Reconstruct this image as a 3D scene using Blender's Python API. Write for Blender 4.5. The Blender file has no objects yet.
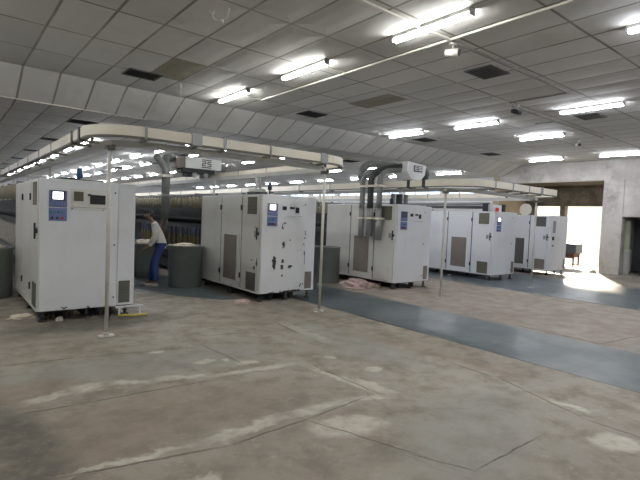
import bpy, bmesh, math, random
from mathutils import Vector, Matrix, Quaternion
random.seed(7)
S = bpy.context.scene
COL = S.collection
PI = math.pi

# ------------------------------------------------------------------ materials
class NT:
    def __init__(s, mat):
        mat.use_nodes = True
        s.t = mat.node_tree; s.n = s.t.nodes; s.l = s.t.links
        s.n.clear()
        s.out = s.n.new('ShaderNodeOutputMaterial')
    def new(s, typ, **kw):
        nd = s.n.new(typ)
        for k, v in kw.items():
            if k.startswith('i_'):
                nd.inputs[int(k[2:]) if k[2:].isdigit() else k[2:].replace('_', ' ')].default_value = v
            else: setattr(nd, k, v)
        return nd
    def link(s, a, b): s.l.new(a, b)
    def math(s, op, a, b=None, clamp=False):
        m = s.new('ShaderNodeMath', operation=op, use_clamp=clamp)
        for i, v in enumerate((a, b)):
            if v is None: continue
            if isinstance(v, (int, float)): m.inputs[i].default_value = v
            else: s.link(v, m.inputs[i])
        return m.outputs[0]
    def mix(s, fac, a, b):
        m = s.new('ShaderNodeMix', data_type='RGBA')
        for i, v in ((0, fac), (6, a), (7, b)):
            if isinstance(v, (int, float)): m.inputs[i].default_value = v
            elif isinstance(v, (tuple, list)): m.inputs[i].default_value = (*v[:3], 1)
            else: s.link(v, m.inputs[i])
        return m.outputs[2]
    def noise(s, vec, scale, detail=4, rough=.55, out=0):
        n = s.new('ShaderNodeTexNoise'); n.inputs['Scale'].default_value = scale
        n.inputs['Detail'].default_value = detail; n.inputs['Roughness'].default_value = rough
        s.link(vec, n.inputs['Vector']); return n.outputs[out]
    def ramp(s, v, lo, hi, a=0., b=1.):
        m = s.new('ShaderNodeMapRange', interpolation_type='SMOOTHSTEP')
        for i, x in ((1, lo), (2, hi), (3, a), (4, b)): m.inputs[i].default_value = x
        s.link(v, m.inputs[0]); return m.outputs[0]
    def obj(s): return s.new('ShaderNodeTexCoord').outputs['Object']
    def swiz(s, vec, axes):                     # pick two axes into xy
        sp = s.new('ShaderNodeSeparateXYZ'); s.link(vec, sp.inputs[0])
        cb = s.new('ShaderNodeCombineXYZ')
        for i, a in enumerate(axes): s.link(sp.outputs['XYZ'.index(a)], cb.inputs[i])
        return cb.outputs[0]
    def warp(s, vec, scale, amp, detail=3):
        n = s.noise(vec, scale, detail, .6, 1)
        a = s.new('ShaderNodeVectorMath', operation='SUBTRACT'); s.link(n, a.inputs[0]); a.inputs[1].default_value = (.5, .5, .5)
        b = s.new('ShaderNodeVectorMath', operation='SCALE'); s.link(a.outputs[0], b.inputs[0]); b.inputs['Scale'].default_value = amp
        c = s.new('ShaderNodeVectorMath', operation='ADD'); s.link(vec, c.inputs[0]); s.link(b.outputs[0], c.inputs[1])
        return c.outputs[0]
    def rect(s, vec, cx, cy, hx, hy, rot=0, lo=.75, hi=1.1, round_=False):   # mask of a (rotated) rectangle or ellipse in xy
        m = s.new('ShaderNodeMapping', vector_type='TEXTURE')
        m.inputs['Location'].default_value = (cx, cy, 0); m.inputs['Rotation'].default_value = (0, 0, rot)
        m.inputs['Scale'].default_value = (hx, hy, 1e3)
        s.link(vec, m.inputs[0])
        if round_:
            v = s.new('ShaderNodeVectorMath', operation='LENGTH'); s.link(m.outputs[0], v.inputs[0]); d = v.outputs['Value']
        else:
            a = s.new('ShaderNodeVectorMath', operation='ABSOLUTE'); s.link(m.outputs[0], a.inputs[0])
            sp = s.new('ShaderNodeSeparateXYZ'); s.link(a.outputs[0], sp.inputs[0])
            d = s.math('MAXIMUM', sp.outputs[0], sp.outputs[1])
        return s.ramp(d, lo, hi, 1, 0)
    def finish(s, color, rough=.5, metal=0, bump=None, bstr=.2, bdist=.01, spec=None):
        b = s.new('ShaderNodeBsdfPrincipled')
        for nm, v in (('Base Color', color), ('Roughness', rough), ('Metallic', metal)):
            if isinstance(v, (int, float)): b.inputs[nm].default_value = v
            elif isinstance(v, (tuple, list)): b.inputs[nm].default_value = (*v[:3], 1)
            else: s.link(v, b.inputs[nm])
        if spec is not None: b.inputs['Specular IOR Level'].default_value = spec
        if bump is not None:
            bp = s.new('ShaderNodeBump'); bp.inputs['Strength'].default_value = bstr; bp.inputs['Distance'].default_value = bdist
            s.link(bump, bp.inputs['Height']); s.link(bp.outputs[0], b.inputs['Normal'])
        s.link(b.outputs[0], s.out.inputs[0]); return b

MATS = {}
def paint(name, col, rough=.5, metal=0, dirt=.12, scale=3., col2=None):
    """plain painted / metal / cloth surface with a little uneven wear"""
    if name in MATS: return MATS[name]
    m = bpy.data.materials.new(name); t = NT(m); v = t.obj()
    n = t.noise(v, scale, 5, .6)
    d = col2 or tuple(c * .55 for c in col)
    f = t.math('MULTIPLY', t.ramp(n, .45, .8), dirt * 2, True)
    c = t.mix(f, col, d)
    t.finish(c, rough, metal)
    MATS[name] = m; return m
def glow(name, col, strength):
    m = bpy.data.materials.new(name); t = NT(m)
    e = t.new('ShaderNodeEmission'); e.inputs[0].default_value = (*col, 1); e.inputs[1].default_value = strength
    t.link(e.outputs[0], t.out.inputs[0]); MATS[name] = m; return m

M = MATS
paint('white_paint', (.68, .70, .725), .38, dirt=.10, scale=2.2, col2=(.40, .39, .34))
paint('off_white', (.62, .62, .59), .35, dirt=.16, scale=2.5, col2=(.36, .35, .30))  # same off-white paint; white_paint has the fronts' bluish reflected light in its colour
paint('seam', (.06, .06, .06), .7)
paint('black', (.02, .02, .022), .5)
paint('dark_metal', (.035, .037, .04), .5, .2)
paint('frame_dark', (.030, .033, .036), .6, 0, .3, 4)
paint('frame_grey', (.13, .14, .14), .5, 0, .3, 4)
paint('foot_metal', (.07, .065, .06), .6, .3, .4, 20)
paint('grey_metal', (.30, .31, .31), .45, .3, .2, 6)
paint('rail_cream', (.72, .68, .58), .5, 0, .18, 1.7, (.42, .38, .28))
paint('rail_olive', (.16, .15, .115), .55, 0, .3, 3)
paint('rail_pale', (.42, .42, .39), .5, 0, .2, 3)
paint('pole_cream', (.55, .54, .49), .5, 0, .3, 4, (.32, .30, .25))
paint('hose_grey', (.19, .20, .195), .55, 0, .3, 5)
paint('hose_dark', (.035, .037, .037), .6)
paint('hose_brown', (.10, .075, .06), .7, 0, .3, 5)
paint('housing', (.62, .64, .63), .45, 0, .12, 4)
paint('bronze', (.16, .14, .12), .5, .2)
paint('panel_violet', (.13, .14, .27), .45, 0, .2, 25, (.20, .22, .36))
paint('panel_blue', (.14, .20, .40), .45, 0, .3, 25, (.24, .18, .40))
glow('screen_on', (.95, .97, 1.), 2.6)
paint('screen_off', (.10, .13, .20), .25)
paint('button_green', (.02, .20, .15), .4); paint('button_red', (.45, .03, .02), .4); paint('button_dark', (.03, .03, .06), .4)
paint('meter_olive', (.085, .08, .055), .3); paint('meter_black', (.012, .013, .014), .3)
paint('beacon_blue', (.02, .07, .16), .25); paint('beacon_dark', (.02, .03, .045), .3); paint('beacon_red', (.5, .02, .02), .3)
paint('bin_grey', (.17, .19, .182), .42, .25, .25, 3, (.26, .27, .25))
paint('cotton', (.62, .57, .47), .95, 0, .3, 14, (.40, .35, .26))
paint('pink_cotton', (.50, .38, .36), .95, 0, .35, 10, (.28, .20, .19))
paint('strand', (.62, .60, .54), .9)
paint('yarn_yellow', (.17, .14, .065), .9, 0, .3, 9); paint('cop_blue', (.085, .095, .155), .6); paint('roving', (.31, .28, .21), .9, 0, .2, 8)
paint('yellow_hose', (.55, .45, .06), .5)
paint('conduit_white', (.66, .64, .58), .5); paint('conduit_grey', (.26, .25, .23), .6)
paint('lamp_body', (.62, .62, .60), .5)
paint('vent_dark', (.045, .045, .042), .7, 0, .4, 7); paint('vent_slat', (.10, .10, .095), .6)
paint('skin', (.19, .10, .065), .55); paint('hair', (.012, .011, .011), .6)
paint('shirt', (.58, .57, .54), .85, 0, .25, 6); paint('trouser', (.03, .06, .20), .85, 0, .3, 6); paint('shoe', (.28, .27, .25), .6)
paint('sunlit_tan', (.40, .32, .22), .8, 0, .3, 5)  # tan of bounced sunlight put into the recess side wall's colour
paint('pale_green', (.40, .44, .32), .6, 0, .3, 3, (.28, .28, .2)); paint('drum_white', (.52, .52, .49), .6, 0, .3, 4)
paint('crate_blue', (.035, .055, .09), .6, 0, .3, 5); paint('rust', (.13, .07, .045), .8, 0, .4, 8); paint('box_grey', (.075, .085, .105), .5, 0, .3, 6)
paint('wall_white', (.66, .66, .66), .8, 0, .2, 1.2); paint('frame_window', (.22, .23, .25), .6)
paint('ground_out', (.60, .53, .42), .95, 0, .3, 1.5); paint('wall_out', (.68, .585, .43), .9, 0, .2, 1.0, (.5, .42, .3))
glow('tube', (.90, .92, 1.), 58.); glow('tube_warm', (.98, .98, .95), 57.)

def mat_glass():
    m = bpy.data.materials.new('window_glass'); t = NT(m)
    a = t.new('ShaderNodeBsdfTransparent'); a.inputs[0].default_value = (.86, .90, .96, 1)
    g = t.new('ShaderNodeBsdfGlossy'); g.inputs['Roughness'].default_value = .05
    x = t.new('ShaderNodeMixShader'); x.inputs[0].default_value = .06
    t.link(a.outputs[0], x.inputs[1]); t.link(g.outputs[0], x.inputs[2]); t.link(x.outputs[0], t.out.inputs[0]); M['glass'] = m
mat_glass()

def mat_grille(name, col, gap, scale, horizontal=True):
    m = bpy.data.materials.new(name); t = NT(m); v = t.obj()
    sp = t.new('ShaderNodeSeparateXYZ'); t.link(v, sp.inputs[0])
    z = t.math('FRACT', t.math('MULTIPLY', sp.outputs[2], scale))
    y = t.math('FRACT', t.math('MULTIPLY', t.math('ADD', sp.outputs[0], sp.outputs[1]), scale))
    mz = t.ramp(t.math('ABSOLUTE', t.math('SUBTRACT', z, .5)), .18, .32)
    my = t.ramp(t.math('ABSOLUTE', t.math('SUBTRACT', y, .5)), .18, .32)
    f = mz if horizontal else t.math('MAXIMUM', mz, my)
    n = t.noise(v, 5, 4)
    c = t.mix(f, gap, col); c = t.mix(t.ramp(n, .35, .75, 0, .5), c, tuple(k * .6 for k in col))
    t.finish(c, .7, 0, f, .4, .004); M[name] = m
mat_grille('grille_brown', (.24, .205, .18), (.09, .075, .065), 60, False)
mat_grille('grille_olive', (.17, .165, .12), (.075, .072, .05), 40)
mat_grille('grille_dark', (.12, .12, .11), (.03, .03, .03), 45, False)
mat_grille('grille_pale', (.36, .34, .30), (.2, .18, .15), 45, False)

def mat_chipped(name, axes, blots, base=(.69, .70, .71), old=(.42, .41, .36)):
    """paint with chips that show dark metal at given places"""
    m = bpy.data.materials.new(name); t = NT(m); v = t.obj()
    n = t.noise(v, 2.2, 5, .6)
    c = t.mix(t.ramp(n, .45, .8, 0, .22), base, old)
    p = t.warp(t.swiz(v, axes), 19, .11, 4)
    tot = None
    for b in blots:
        k = t.rect(p, *b[:4], 0, .75, .95, True)
        tot = k if tot is None else t.math('MAXIMUM', tot, k)
    c = t.mix(tot, c, (.025, .023, .022))
    t.finish(c, .38); M[name] = m
mat_chipped('chipped_front', 'XZ', [(.45, 1.39, .025, .065), (.51, 1.45, .04, .018), (.49, 1.05, .04, .075), (.64, 1.13, .035, .016), (.29, .72, .05, .15),
    (.48, .75, .04, .045), (.47, .63, .04, .055), (.65, .64, .06, .028), (.48, .48, .018, .03), (.9, .27, .02, .05), (.70, .165, .32, .025), (.25, .16, .1, .012),
    (.985, 1.27, .02, .05), (.985, 1.18, .015, .03), (.99, .85, .02, .09), (.99, .72, .015, .05), (.9, .95, .02, .01), (.83, .95, .012, .01)])
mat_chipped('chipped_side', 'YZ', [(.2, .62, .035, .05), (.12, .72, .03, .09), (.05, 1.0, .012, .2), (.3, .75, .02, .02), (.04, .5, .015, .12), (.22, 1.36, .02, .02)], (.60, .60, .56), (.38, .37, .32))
mat_chipped('worn_white', 'XZ', [(.62, .17, .03, .014), (.3, .18, .05, .012)], (.68, .70, .725))

SEGS = [('w',(0.51,4.32),(0.87,4.43),.09),('w',(0.87,4.43),(1.17,4.44),.14),('w',(1.17,4.44),(1.51,4.32),.09),('w',(1.52,4.34),(2.13,4.17),.08),('w',(1.94,4.18),(3.03,4.03),.07),
('w',(3.03,4.03),(3.14,2.84),.07),('w',(3.19,3.37),(3.21,2.85),.10),('w',(1.38,2.94),(2.17,2.99),.10),('w',(2.12,2.99),(2.83,2.96),.10),('w',(2.79,2.96),(3.18,2.82),.08),
('w',(0.5,3.03),(1.38,2.94),.05),('d',(0.46,4.12),(0.83,4.09),.022),('d',(0.83,4.09),(2.06,4.04),.02),('d',(1.54,2.81),(2.27,2.85),.022),('d',(0.5,3.02),(1.54,2.8),.022),
('d',(2.27,2.85),(2.95,2.93),.018),('d',(3.1,3.94),(3.12,2.85),.018),('d',(2.22,2.86),(2.56,1.91),.016),('d',(2.43,5.26),(2.5,4.31),.016),('d',(0.45,5.48),(1.1,5.4),.022),
('d',(1.1,5.4),(2.38,5.14),.018),('d',(2.59,5.6),(3.79,5.3),.018),('d',(2.49,2.02),(2.67,1.64),.016),('d',(2.67,1.64),(3.54,1.64),.016),('d',(4.54,2.64),(4.18,1.58),.02),
('d',(4.18,1.58),(4.17,1.0),.02),('w',(4.35,2.03),(4.39,1.56),.08),('d',(4.5,3.1),(4.48,2.6),.024),('d',(7.14,3.82),(7.12,3.11),.04),('d',(7.12,3.11),(7.09,2.55),.05),
('d',(7.09,2.55),(8.22,2.42),.025),('l',(3.94,5.79),(3.87,4.42),.12),('d',(3.88,5.82),(3.78,5.05),.03),('r',(4.73,3.61),(4.64,2.39),.25),('r',(2.85,6.16),(3.71,5.91),.28),
('r',(4.29,5.03),(4.76,3.49),.25),('w',(9.8,4.27),(9.78,4.05),.04)]
BLOBS = [('w',(2.42,2.58),.34,.19,-.26),('w',(3.92,1.24),.22,.15,-.32),('w',(2.25,4.62),.06,.06,0),('w',(2.57,4.35),.16,.06,-.32),('w',(3.45,4.03),.08,.07,0),('w',(3.59,3.45),.11,.08,-.27),
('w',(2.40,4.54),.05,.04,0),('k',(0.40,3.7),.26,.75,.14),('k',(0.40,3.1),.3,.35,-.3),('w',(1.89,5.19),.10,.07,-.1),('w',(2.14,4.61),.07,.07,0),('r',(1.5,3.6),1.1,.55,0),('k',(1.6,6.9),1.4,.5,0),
('w',(1.2,2.5),.12,.08,.3),('g',(1.6,4.85),1.6,.42,-.15),('r',(.55,4.6),.4,.3,0),('r',(1.0,3.3),.9,.3,.1),('g',(4.1,4.4),.5,1.4,0),('g',(3.2,2.0),1.2,.5,.4)]
def mat_floor():
    m = bpy.data.materials.new('old_concrete'); t = NT(m); v = t.obj()
    big = t.noise(v, .55, 5, .6); mid = t.noise(v, 3.0, 6, .65); fine = t.noise(v, 28, 3, .6); fine2 = t.noise(v, 9, 4, .7)
    c = t.mix(t.ramp(big, .35, .65), (.228, .200, .164), (.305, .274, .230))
    c = t.mix(t.ramp(mid, .42, .68, 0, .7), c, (.158, .134, .108))
    c = t.mix(t.ramp(fine2, .55, .75, 0, .5), c, (.39, .355, .30))
    spk = t.noise(v, 60, 2, .7); c = t.mix(t.ramp(spk, .60, .72, 0, .5), c, (.12, .10, .08))
    # rosier concrete between the two painted aisles
    sp = t.new('ShaderNodeSeparateXYZ'); t.link(v, sp.inputs[0])
    rosy = t.math('MULTIPLY', t.ramp(sp.outputs[0], 6.9, 7.1), t.ramp(sp.outputs[0], 10.6, 10.9, 1, 0))
    c = t.mix(t.math('MULTIPLY', rosy, .55), c, (.285, .235, .20))
    pw = t.warp(v, 2.2, .16, 4); pc = t.warp(v, 5, .05, 5); pe = t.warp(v, 6, .22, 4)
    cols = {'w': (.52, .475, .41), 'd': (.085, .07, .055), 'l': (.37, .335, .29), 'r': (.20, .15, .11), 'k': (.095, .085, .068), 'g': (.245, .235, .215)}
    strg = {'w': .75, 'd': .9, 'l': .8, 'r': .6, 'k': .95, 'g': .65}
    groups = {}
    for k, a, b, w in SEGS:
        a = Vector(a); b = Vector(b); c0 = (a + b) / 2; d = b - a
        msk = t.rect(pe if k in 'wlr' else pc, c0.x, c0.y, d.length / 2 + .02, w * (.85 if k in 'wl' else .6), math.atan2(d.y, d.x), .3 if k in 'wr' else .5, 1.15)
        groups[k] = msk if k not in groups else t.math('MAXIMUM', groups[k], msk)
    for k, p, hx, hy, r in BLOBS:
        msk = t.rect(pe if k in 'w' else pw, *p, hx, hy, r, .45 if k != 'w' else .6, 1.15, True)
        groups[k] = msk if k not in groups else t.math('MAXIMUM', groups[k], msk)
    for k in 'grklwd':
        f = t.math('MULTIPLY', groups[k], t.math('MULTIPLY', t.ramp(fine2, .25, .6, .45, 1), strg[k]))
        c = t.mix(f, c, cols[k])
    # long thin cracks of the slabs
    vor = t.new('ShaderNodeTexVoronoi', feature='DISTANCE_TO_EDGE'); vor.inputs['Scale'].default_value = .34
    t.link(t.warp(v, 1.3, .5, 5), vor.inputs['Vector'])
    cr = t.math('MULTIPLY', t.ramp(vor.outputs['Distance'], .0008, .004, 1, 0), .22)
    c = t.mix(cr, c, (.11, .095, .08))
    h = t.math('ADD', t.math('MULTIPLY', mid, .6), t.math('MULTIPLY', fine, .25))
    h = t.math('SUBTRACT', h, t.math('MULTIPLY', groups['d'], .5))
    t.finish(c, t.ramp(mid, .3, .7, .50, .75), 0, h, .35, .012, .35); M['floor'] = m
mat_floor()
def mat_blue():
    m = bpy.data.materials.new('blue_grey_floor'); t = NT(m); v = t.obj()
    a = t.noise(v, 1.2, 5, .65); b = t.noise(v, 3.5, 4, .6)
    c = t.mix(t.ramp(a, .35, .65), (.036, .056, .066), (.095, .122, .132))
    c = t.mix(t.ramp(t.noise(t.warp(v, .7, .3), 1.6, 6, .65), .42, .85, 0, .6), c, (.17, .185, .195))
    c = t.mix(t.ramp(b, .2, .6, .3, 0), c, (.06, .075, .085))
    br = t.new('ShaderNodeTexBrick'); br.offset = 0; br.inputs['Scale'].default_value = 1; br.inputs['Brick Width'].default_value = .85; br.inputs['Row Height'].default_value = 1.1
    br.inputs['Mortar Size'].default_value = .008; t.link(v, br.inputs['Vector'])
    c = t.mix(t.math('MULTIPLY', br.outputs['Fac'], .5), c, (.05, .055, .06))
    t.finish(c, .34, 0, None, .02, .01, .45); M['floor_blue'] = m
mat_blue()
def mat_ceiling(name, plane='XY', ox=0., oy=0., w=.602, h=1.225, odd=()):
    m = bpy.data.materials.new(name); t = NT(m); v0 = t.obj()
    mp = t.new('ShaderNodeMapping'); mp.inputs['Location'].default_value = (-ox, -oy, 0); t.link(v0, mp.inputs[0]); v = t.warp(mp.outputs[0], .8, .035, 2)
    sp = t.new('ShaderNodeSeparateXYZ'); t.link(v, sp.inputs[0])
    u1 = t.math('DIVIDE', sp.outputs[0], w); v1 = t.math('DIVIDE', sp.outputs[1], h)
    cb = t.new('ShaderNodeCombineXYZ'); t.link(t.math('FLOOR', u1), cb.inputs[0]); t.link(t.math('FLOOR', v1), cb.inputs[1])
    wn = t.new('ShaderNodeTexWhiteNoise', noise_dimensions='2D'); t.link(cb.outputs[0], wn.inputs[0])
    c = t.mix(wn.outputs['Value'], (.58, .575, .545), (.68, .67, .64))
    for q in odd:
        c = t.mix(t.rect(v0, *q, 0, .97, 1.0), c, (.29, .265, .20))
    st = t.noise(v, 1.4, 5, .6); c = t.mix(t.ramp(st, .5, .8, 0, .5), c, (.46, .44, .39))
    def edge(q, size, wd):
        f = t.math('FRACT', q); d = t.math('MINIMUM', f, t.math('SUBTRACT', 1., f)); return t.math('MULTIPLY', d, size)
    dx = edge(u1, w, 0); dy = edge(v1, h, 0)
    d = t.math('MINIMUM', dx, dy)
    seam = t.ramp(d, .008, .027, 1, 0)
    c = t.mix(t.math('MULTIPLY', seam, t.ramp(t.noise(v, 1.1, 2), .3, .65, .55, .95)), c, (.20, .19, .15))
    puff = t.math('MULTIPLY', t.ramp(d, 0, .22), 1.)
    bump = t.math('ADD', puff, t.math('MULTIPLY', st, .3))
    t.finish(c, .85, 0, bump, .35, .03); M[name] = m
mat_ceiling('ceiling_tile', ox=1.118 - .602 * 20, oy=10.06 - 1.225 * 20, odd=((3.226,8.22,.30,.61),(7.14,7.15,.30,.61)))
mat_ceiling('ceiling_slope', ox=1.118 - .602 * 20, oy=10.03 - 1.0 * 2, h=1.0)
mat_ceiling('ceiling_low', ox=1.118 - .602 * 20, oy=10.92 - 1.225 * 2)
def mat_concrete_wall():
    m = bpy.data.materials.new('stained_plaster'); t = NT(m); v = t.obj()
    n = t.noise(v, .9, 6, .65); n2 = t.noise(t.warp(v, 1.5, .5), 1.7, 6, .7)
    c = t.mix(t.ramp(n, .35, .65), (.52, .50, .475), (.35, .33, .305))
    c = t.mix(t.ramp(n2, .52, .74, 0, .8), c, (.22, .205, .18))
    c = t.mix(t.ramp(t.noise(v, 12, 3), .6, .75, 0, .3), c, (.32, .30, .27))
    t.finish(c, .85, 0, n2, .4, .02); M['plaster'] = m
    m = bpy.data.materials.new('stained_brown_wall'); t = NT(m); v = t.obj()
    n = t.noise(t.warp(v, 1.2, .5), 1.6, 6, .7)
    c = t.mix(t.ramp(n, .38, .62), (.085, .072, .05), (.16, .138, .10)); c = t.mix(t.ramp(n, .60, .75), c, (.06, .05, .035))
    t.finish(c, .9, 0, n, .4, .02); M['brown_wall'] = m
mat_concrete_wall()

# ------------------------------------------------------------------ mesh helper
class MB:
    def __init__(s): s.v = []; s.f = []; s.sm = []
    def add(s, vs, fs, smooth=False):
        o = len(s.v); s.v += [Vector(x) for x in vs]
        for f in fs: s.f.append([i + o for i in f]); s.sm.append(smooth)
        return s
    def box(s, x0, x1, y0, y1, z0, z1, bev=0):
        if x0 > x1: x0, x1 = x1, x0
        if y0 > y1: y0, y1 = y1, y0
        if z0 > z1: z0, z1 = z1, z0
        if not bev:
            return s.add([(x0,y0,z0),(x1,y0,z0),(x1,y1,z0),(x0,y1,z0),(x0,y0,z1),(x1,y0,z1),(x1,y1,z1),(x0,y1,z1)],
                [(0,3,2,1),(4,5,6,7),(0,1,5,4),(1,2,6,5),(2,3,7,6),(3,0,4,7)])
        bm = bmesh.new(); bmesh.ops.create_cube(bm, size=1)
        for vv in bm.verts: vv.co = Vector(((x0+x1)/2 + vv.co.x*(x1-x0), (y0+y1)/2 + vv.co.y*(y1-y0), (z0+z1)/2 + vv.co.z*(z1-z0)))
        bmesh.ops.bevel(bm, geom=bm.edges[:], offset=bev, segments=2, affect='EDGES', profile=.6)
        bm.verts.index_update()
        s.add([vv.co.copy() for vv in bm.verts], [[vv.index for vv in f.verts] for f in bm.faces]); bm.free(); return s
    def tube(s, pts, r, n=12, cap=True, radii=None, smooth=True):
        pts = [Vector(p) for p in pts]; rings = []
        up = None
        for i, p in enumerate(pts):
            d = (pts[min(i+1, len(pts)-1)] - pts[max(i-1, 0)]).normalized()
            if up is None: up = Vector((0,0,1)) if abs(d.z) < .9 else Vector((1,0,0))
            u = (up - d * up.dot(d)).normalized(); w = d.cross(u); up = u
            rr = radii[i] if radii else r
            rings.append([p + (u*math.cos(2*PI*k/n) + w*math.sin(2*PI*k/n)) * rr for k in range(n)])
        o = len(s.v)
        for rg in rings: s.v += rg
        for i in range(len(rings)-1):
            for k in range(n):
                a = o+i*n+k; b = o+i*n+(k+1)%n
                s.f.append([a, b, b+n, a+n]); s.sm.append(smooth)
        if cap:
            s.f.append([o+k for k in range(n)][::-1]); s.sm.append(False)
            e = o+(len(rings)-1)*n; s.f.append([e+k for k in range(n)]); s.sm.append(False)
        return s
    def cyl(s, a, b, r, n=16, r2=None): return s.tube([a, b], r, n, True, [r, r if r2 is None else r2])
    def lathe(s, prof, c=(0,0,0), n=28, cap=True):
        c = Vector(c); o = len(s.v)
        for r, z in prof:
            s.v += [c + Vector((r*math.cos(2*PI*k/n), r*math.sin(2*PI*k/n), z)) for k in range(n)]
        for i in range(len(prof)-1):
            for k in range(n):
                a = o+i*n+k; b = o+i*n+(k+1)%n; s.f.append([a, b, b+n, a+n]); s.sm.append(True)
        if cap:
            s.f.append([o+k for k in range(n)][::-1]); s.sm.append(False)
            e = o+(len(prof)-1)*n; s.f.append([e+k for k in range(n)]); s.sm.append(False)
        return s
    def prism(s, poly, axis, a, b):
        """extrude a 2D polygon along axis from a to b; the polygon is given in the other two axes in order"""
        def mk(p, t): return {'x': (t, p[0], p[1]), 'y': (p[0], t, p[1]), 'z': (p[0], p[1], t)}[axis]
        n = len(poly); vs = [mk(p, a) for p in poly] + [mk(p, b) for p in poly]
        return s.add(vs, [list(range(n)), list(range(n, 2*n))[::-1]] + [[i, i+n, (i+1)%n+n, (i+1)%n] for i in range(n)])
    def band(s, path, w, z0, z1, closed=False):
        """rectangular-section band following a 2D path (its outer line); w to the left side"""
        path = [Vector(p) for p in path]; o = len(s.v); n = len(path)
        for i, p in enumerate(path):
            a = path[max(i-1, 0)]; b = path[min(i+1, n-1)]; d = (b-a).normalized(); q = p + Vector((-d.y, d.x)) * w
            s.v += [Vector((p.x,p.y,z0)), Vector((q.x,q.y,z0)), Vector((q.x,q.y,z1)), Vector((p.x,p.y,z1))]
        for i in range(n-1):
            a = o+i*4; b = a+4
            for k in range(4): s.f.append([a+k, a+(k+1)%4, b+(k+1)%4, b+k]); s.sm.append(False)
        s.f.append([o+3,o+2,o+1,o]); s.f.append([o+(n-1)*4+k for k in range(4)]); s.sm += [False, False]
        return s
    def build(s, name, mat, parent=None, **props):
        me = bpy.data.meshes.new(name); me.from_pydata([tuple(v) for v in s.v], [], s.f)
        for p, sm in zip(me.polygons, s.sm): p.use_smooth = sm
        mats = mat if isinstance(mat, (list, tuple)) else [mat]
        for q in mats: me.materials.append(M[q] if isinstance(q, str) else q)
        bm = bmesh.new(); bm.from_mesh(me); bmesh.ops.recalc_face_normals(bm, faces=bm.faces[:]); bm.to_mesh(me); bm.free()
        o = bpy.data.objects.new(name, me); COL.objects.link(o)
        if parent is not None: o.parent = parent
        for k, val in props.items(): o[k] = val
        return o
def thing(name, label, cat, loc=(0,0,0), rz=0, group=None):
    o = bpy.data.objects.new(name, None); COL.objects.link(o); o.location = loc; o.rotation_euler = (0,0,rz)
    o.empty_display_size = .1
    o['label'] = label; o['category'] = cat
    if group: o['group'] = group
    return o
def tag(o, label, cat, group=None, kind=None):
    o['label'] = label; o['category'] = cat
    if group: o['group'] = group
    if kind: o['kind'] = kind
    return o
def struct(name, mb, mat, parent=None):
    o = mb.build(name, mat, parent)
    if parent is None: o['kind'] = 'structure'
    return o
def dup(root, loc, rz=None, label=None, group=None):
    r = root.copy(); COL.objects.link(r); r.location = loc
    if rz is not None: r.rotation_euler = (0,0,rz)
    if label: r['label'] = label
    if group: r['group'] = group
    for ch in list(root.children):
        c = ch.copy(); COL.objects.link(c); c.parent = r
        for g in ch.children:
            d = g.copy(); COL.objects.link(d); d.parent = c
    return r

# ------------------------------------------------------------------ the setting
ZC, ZL, YS0, YS1, YF, XW = 4.08, 3.65, 10.06, 10.92, 40., 18.6
XL, YB = -6., -5.
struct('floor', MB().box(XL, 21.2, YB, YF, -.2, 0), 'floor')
struct('floor_aisle_blue', MB().prism([(5.3,-5),(7.0,-5),(7.05,40),(5.75,40),(5.35,7)], 'z', 0, .003), 'floor_blue')
struct('floor_aisle_near', MB().prism([(2.35,9.9),(3.0,9.4),(3.9,7.9),(4.3,7.7),(4.4,40),(2.3,40)], 'z', 0, .003), 'floor_blue')
struct('floor_aisle_far', MB().prism([(10.75,-5),(14.9,-5),(14.9,40),(11.2,40),(10.95,8)], 'z', 0, .003), 'floor_blue')
struct('floor_aisle_end', MB().prism([(16.0,7.0),(18.4,7.2),(18.4,40),(16.3,40)], 'z', 0, .003), 'floor_blue')
cl = MB().box(XL, 21.2, YB, YS0, ZC, ZC+.1)
struct('ceiling', cl, 'ceiling_tile')
struct('ceiling_slope', MB().prism([(YS0,ZC),(YS1,ZL),(YS1,ZL+.1),(YS0,ZC+.1)], 'x', XL, XW+.3), 'ceiling_slope')
struct('ceiling_lower', MB().box(XL, XW+.3, YS1, YF, ZL, ZL+.1), 'ceiling_low')
struct('trim_1', MB().tube([(XL,YS1,ZL-.012),(3.6,YS1,ZL-.012)], .011, 8), 'rail_pale')
struct('wall_left', MB().box(XL-.2, XL, YB, YF, 0, ZC), 'wall_white')
struct('wall_back', MB().box(XL, 21.2, YB-.2, YB, 0, ZC), 'wall_white')
struct('wall_front', MB().box(XL, XW+.3, YF, YF+.2, 0, ZL), 'wall_white')
# right-hand wall: beam, pillar, alcove opening, doorway, then the clerestory wall
TW = .35
OY0, OY1 = 6.93, 11.0          # doorway recess
AY0, AY1 = 3.6, 6.27           # alcove opening
wr = MB()
wr.box(XW, XW+TW, YB, OY1, 3.36, ZC)                    # concrete beam
wr.box(XW, XW+TW, AY1, OY0, 0, 3.36)                    # pillar
wr.box(XW+.03, XW+TW, AY0, AY1, 2.06, 3.36)             # over the alcove
wr.box(XW+.03, XW+TW, YB, AY0, 0, 3.36)
struct('wall_right', wr, 'plaster')
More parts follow.
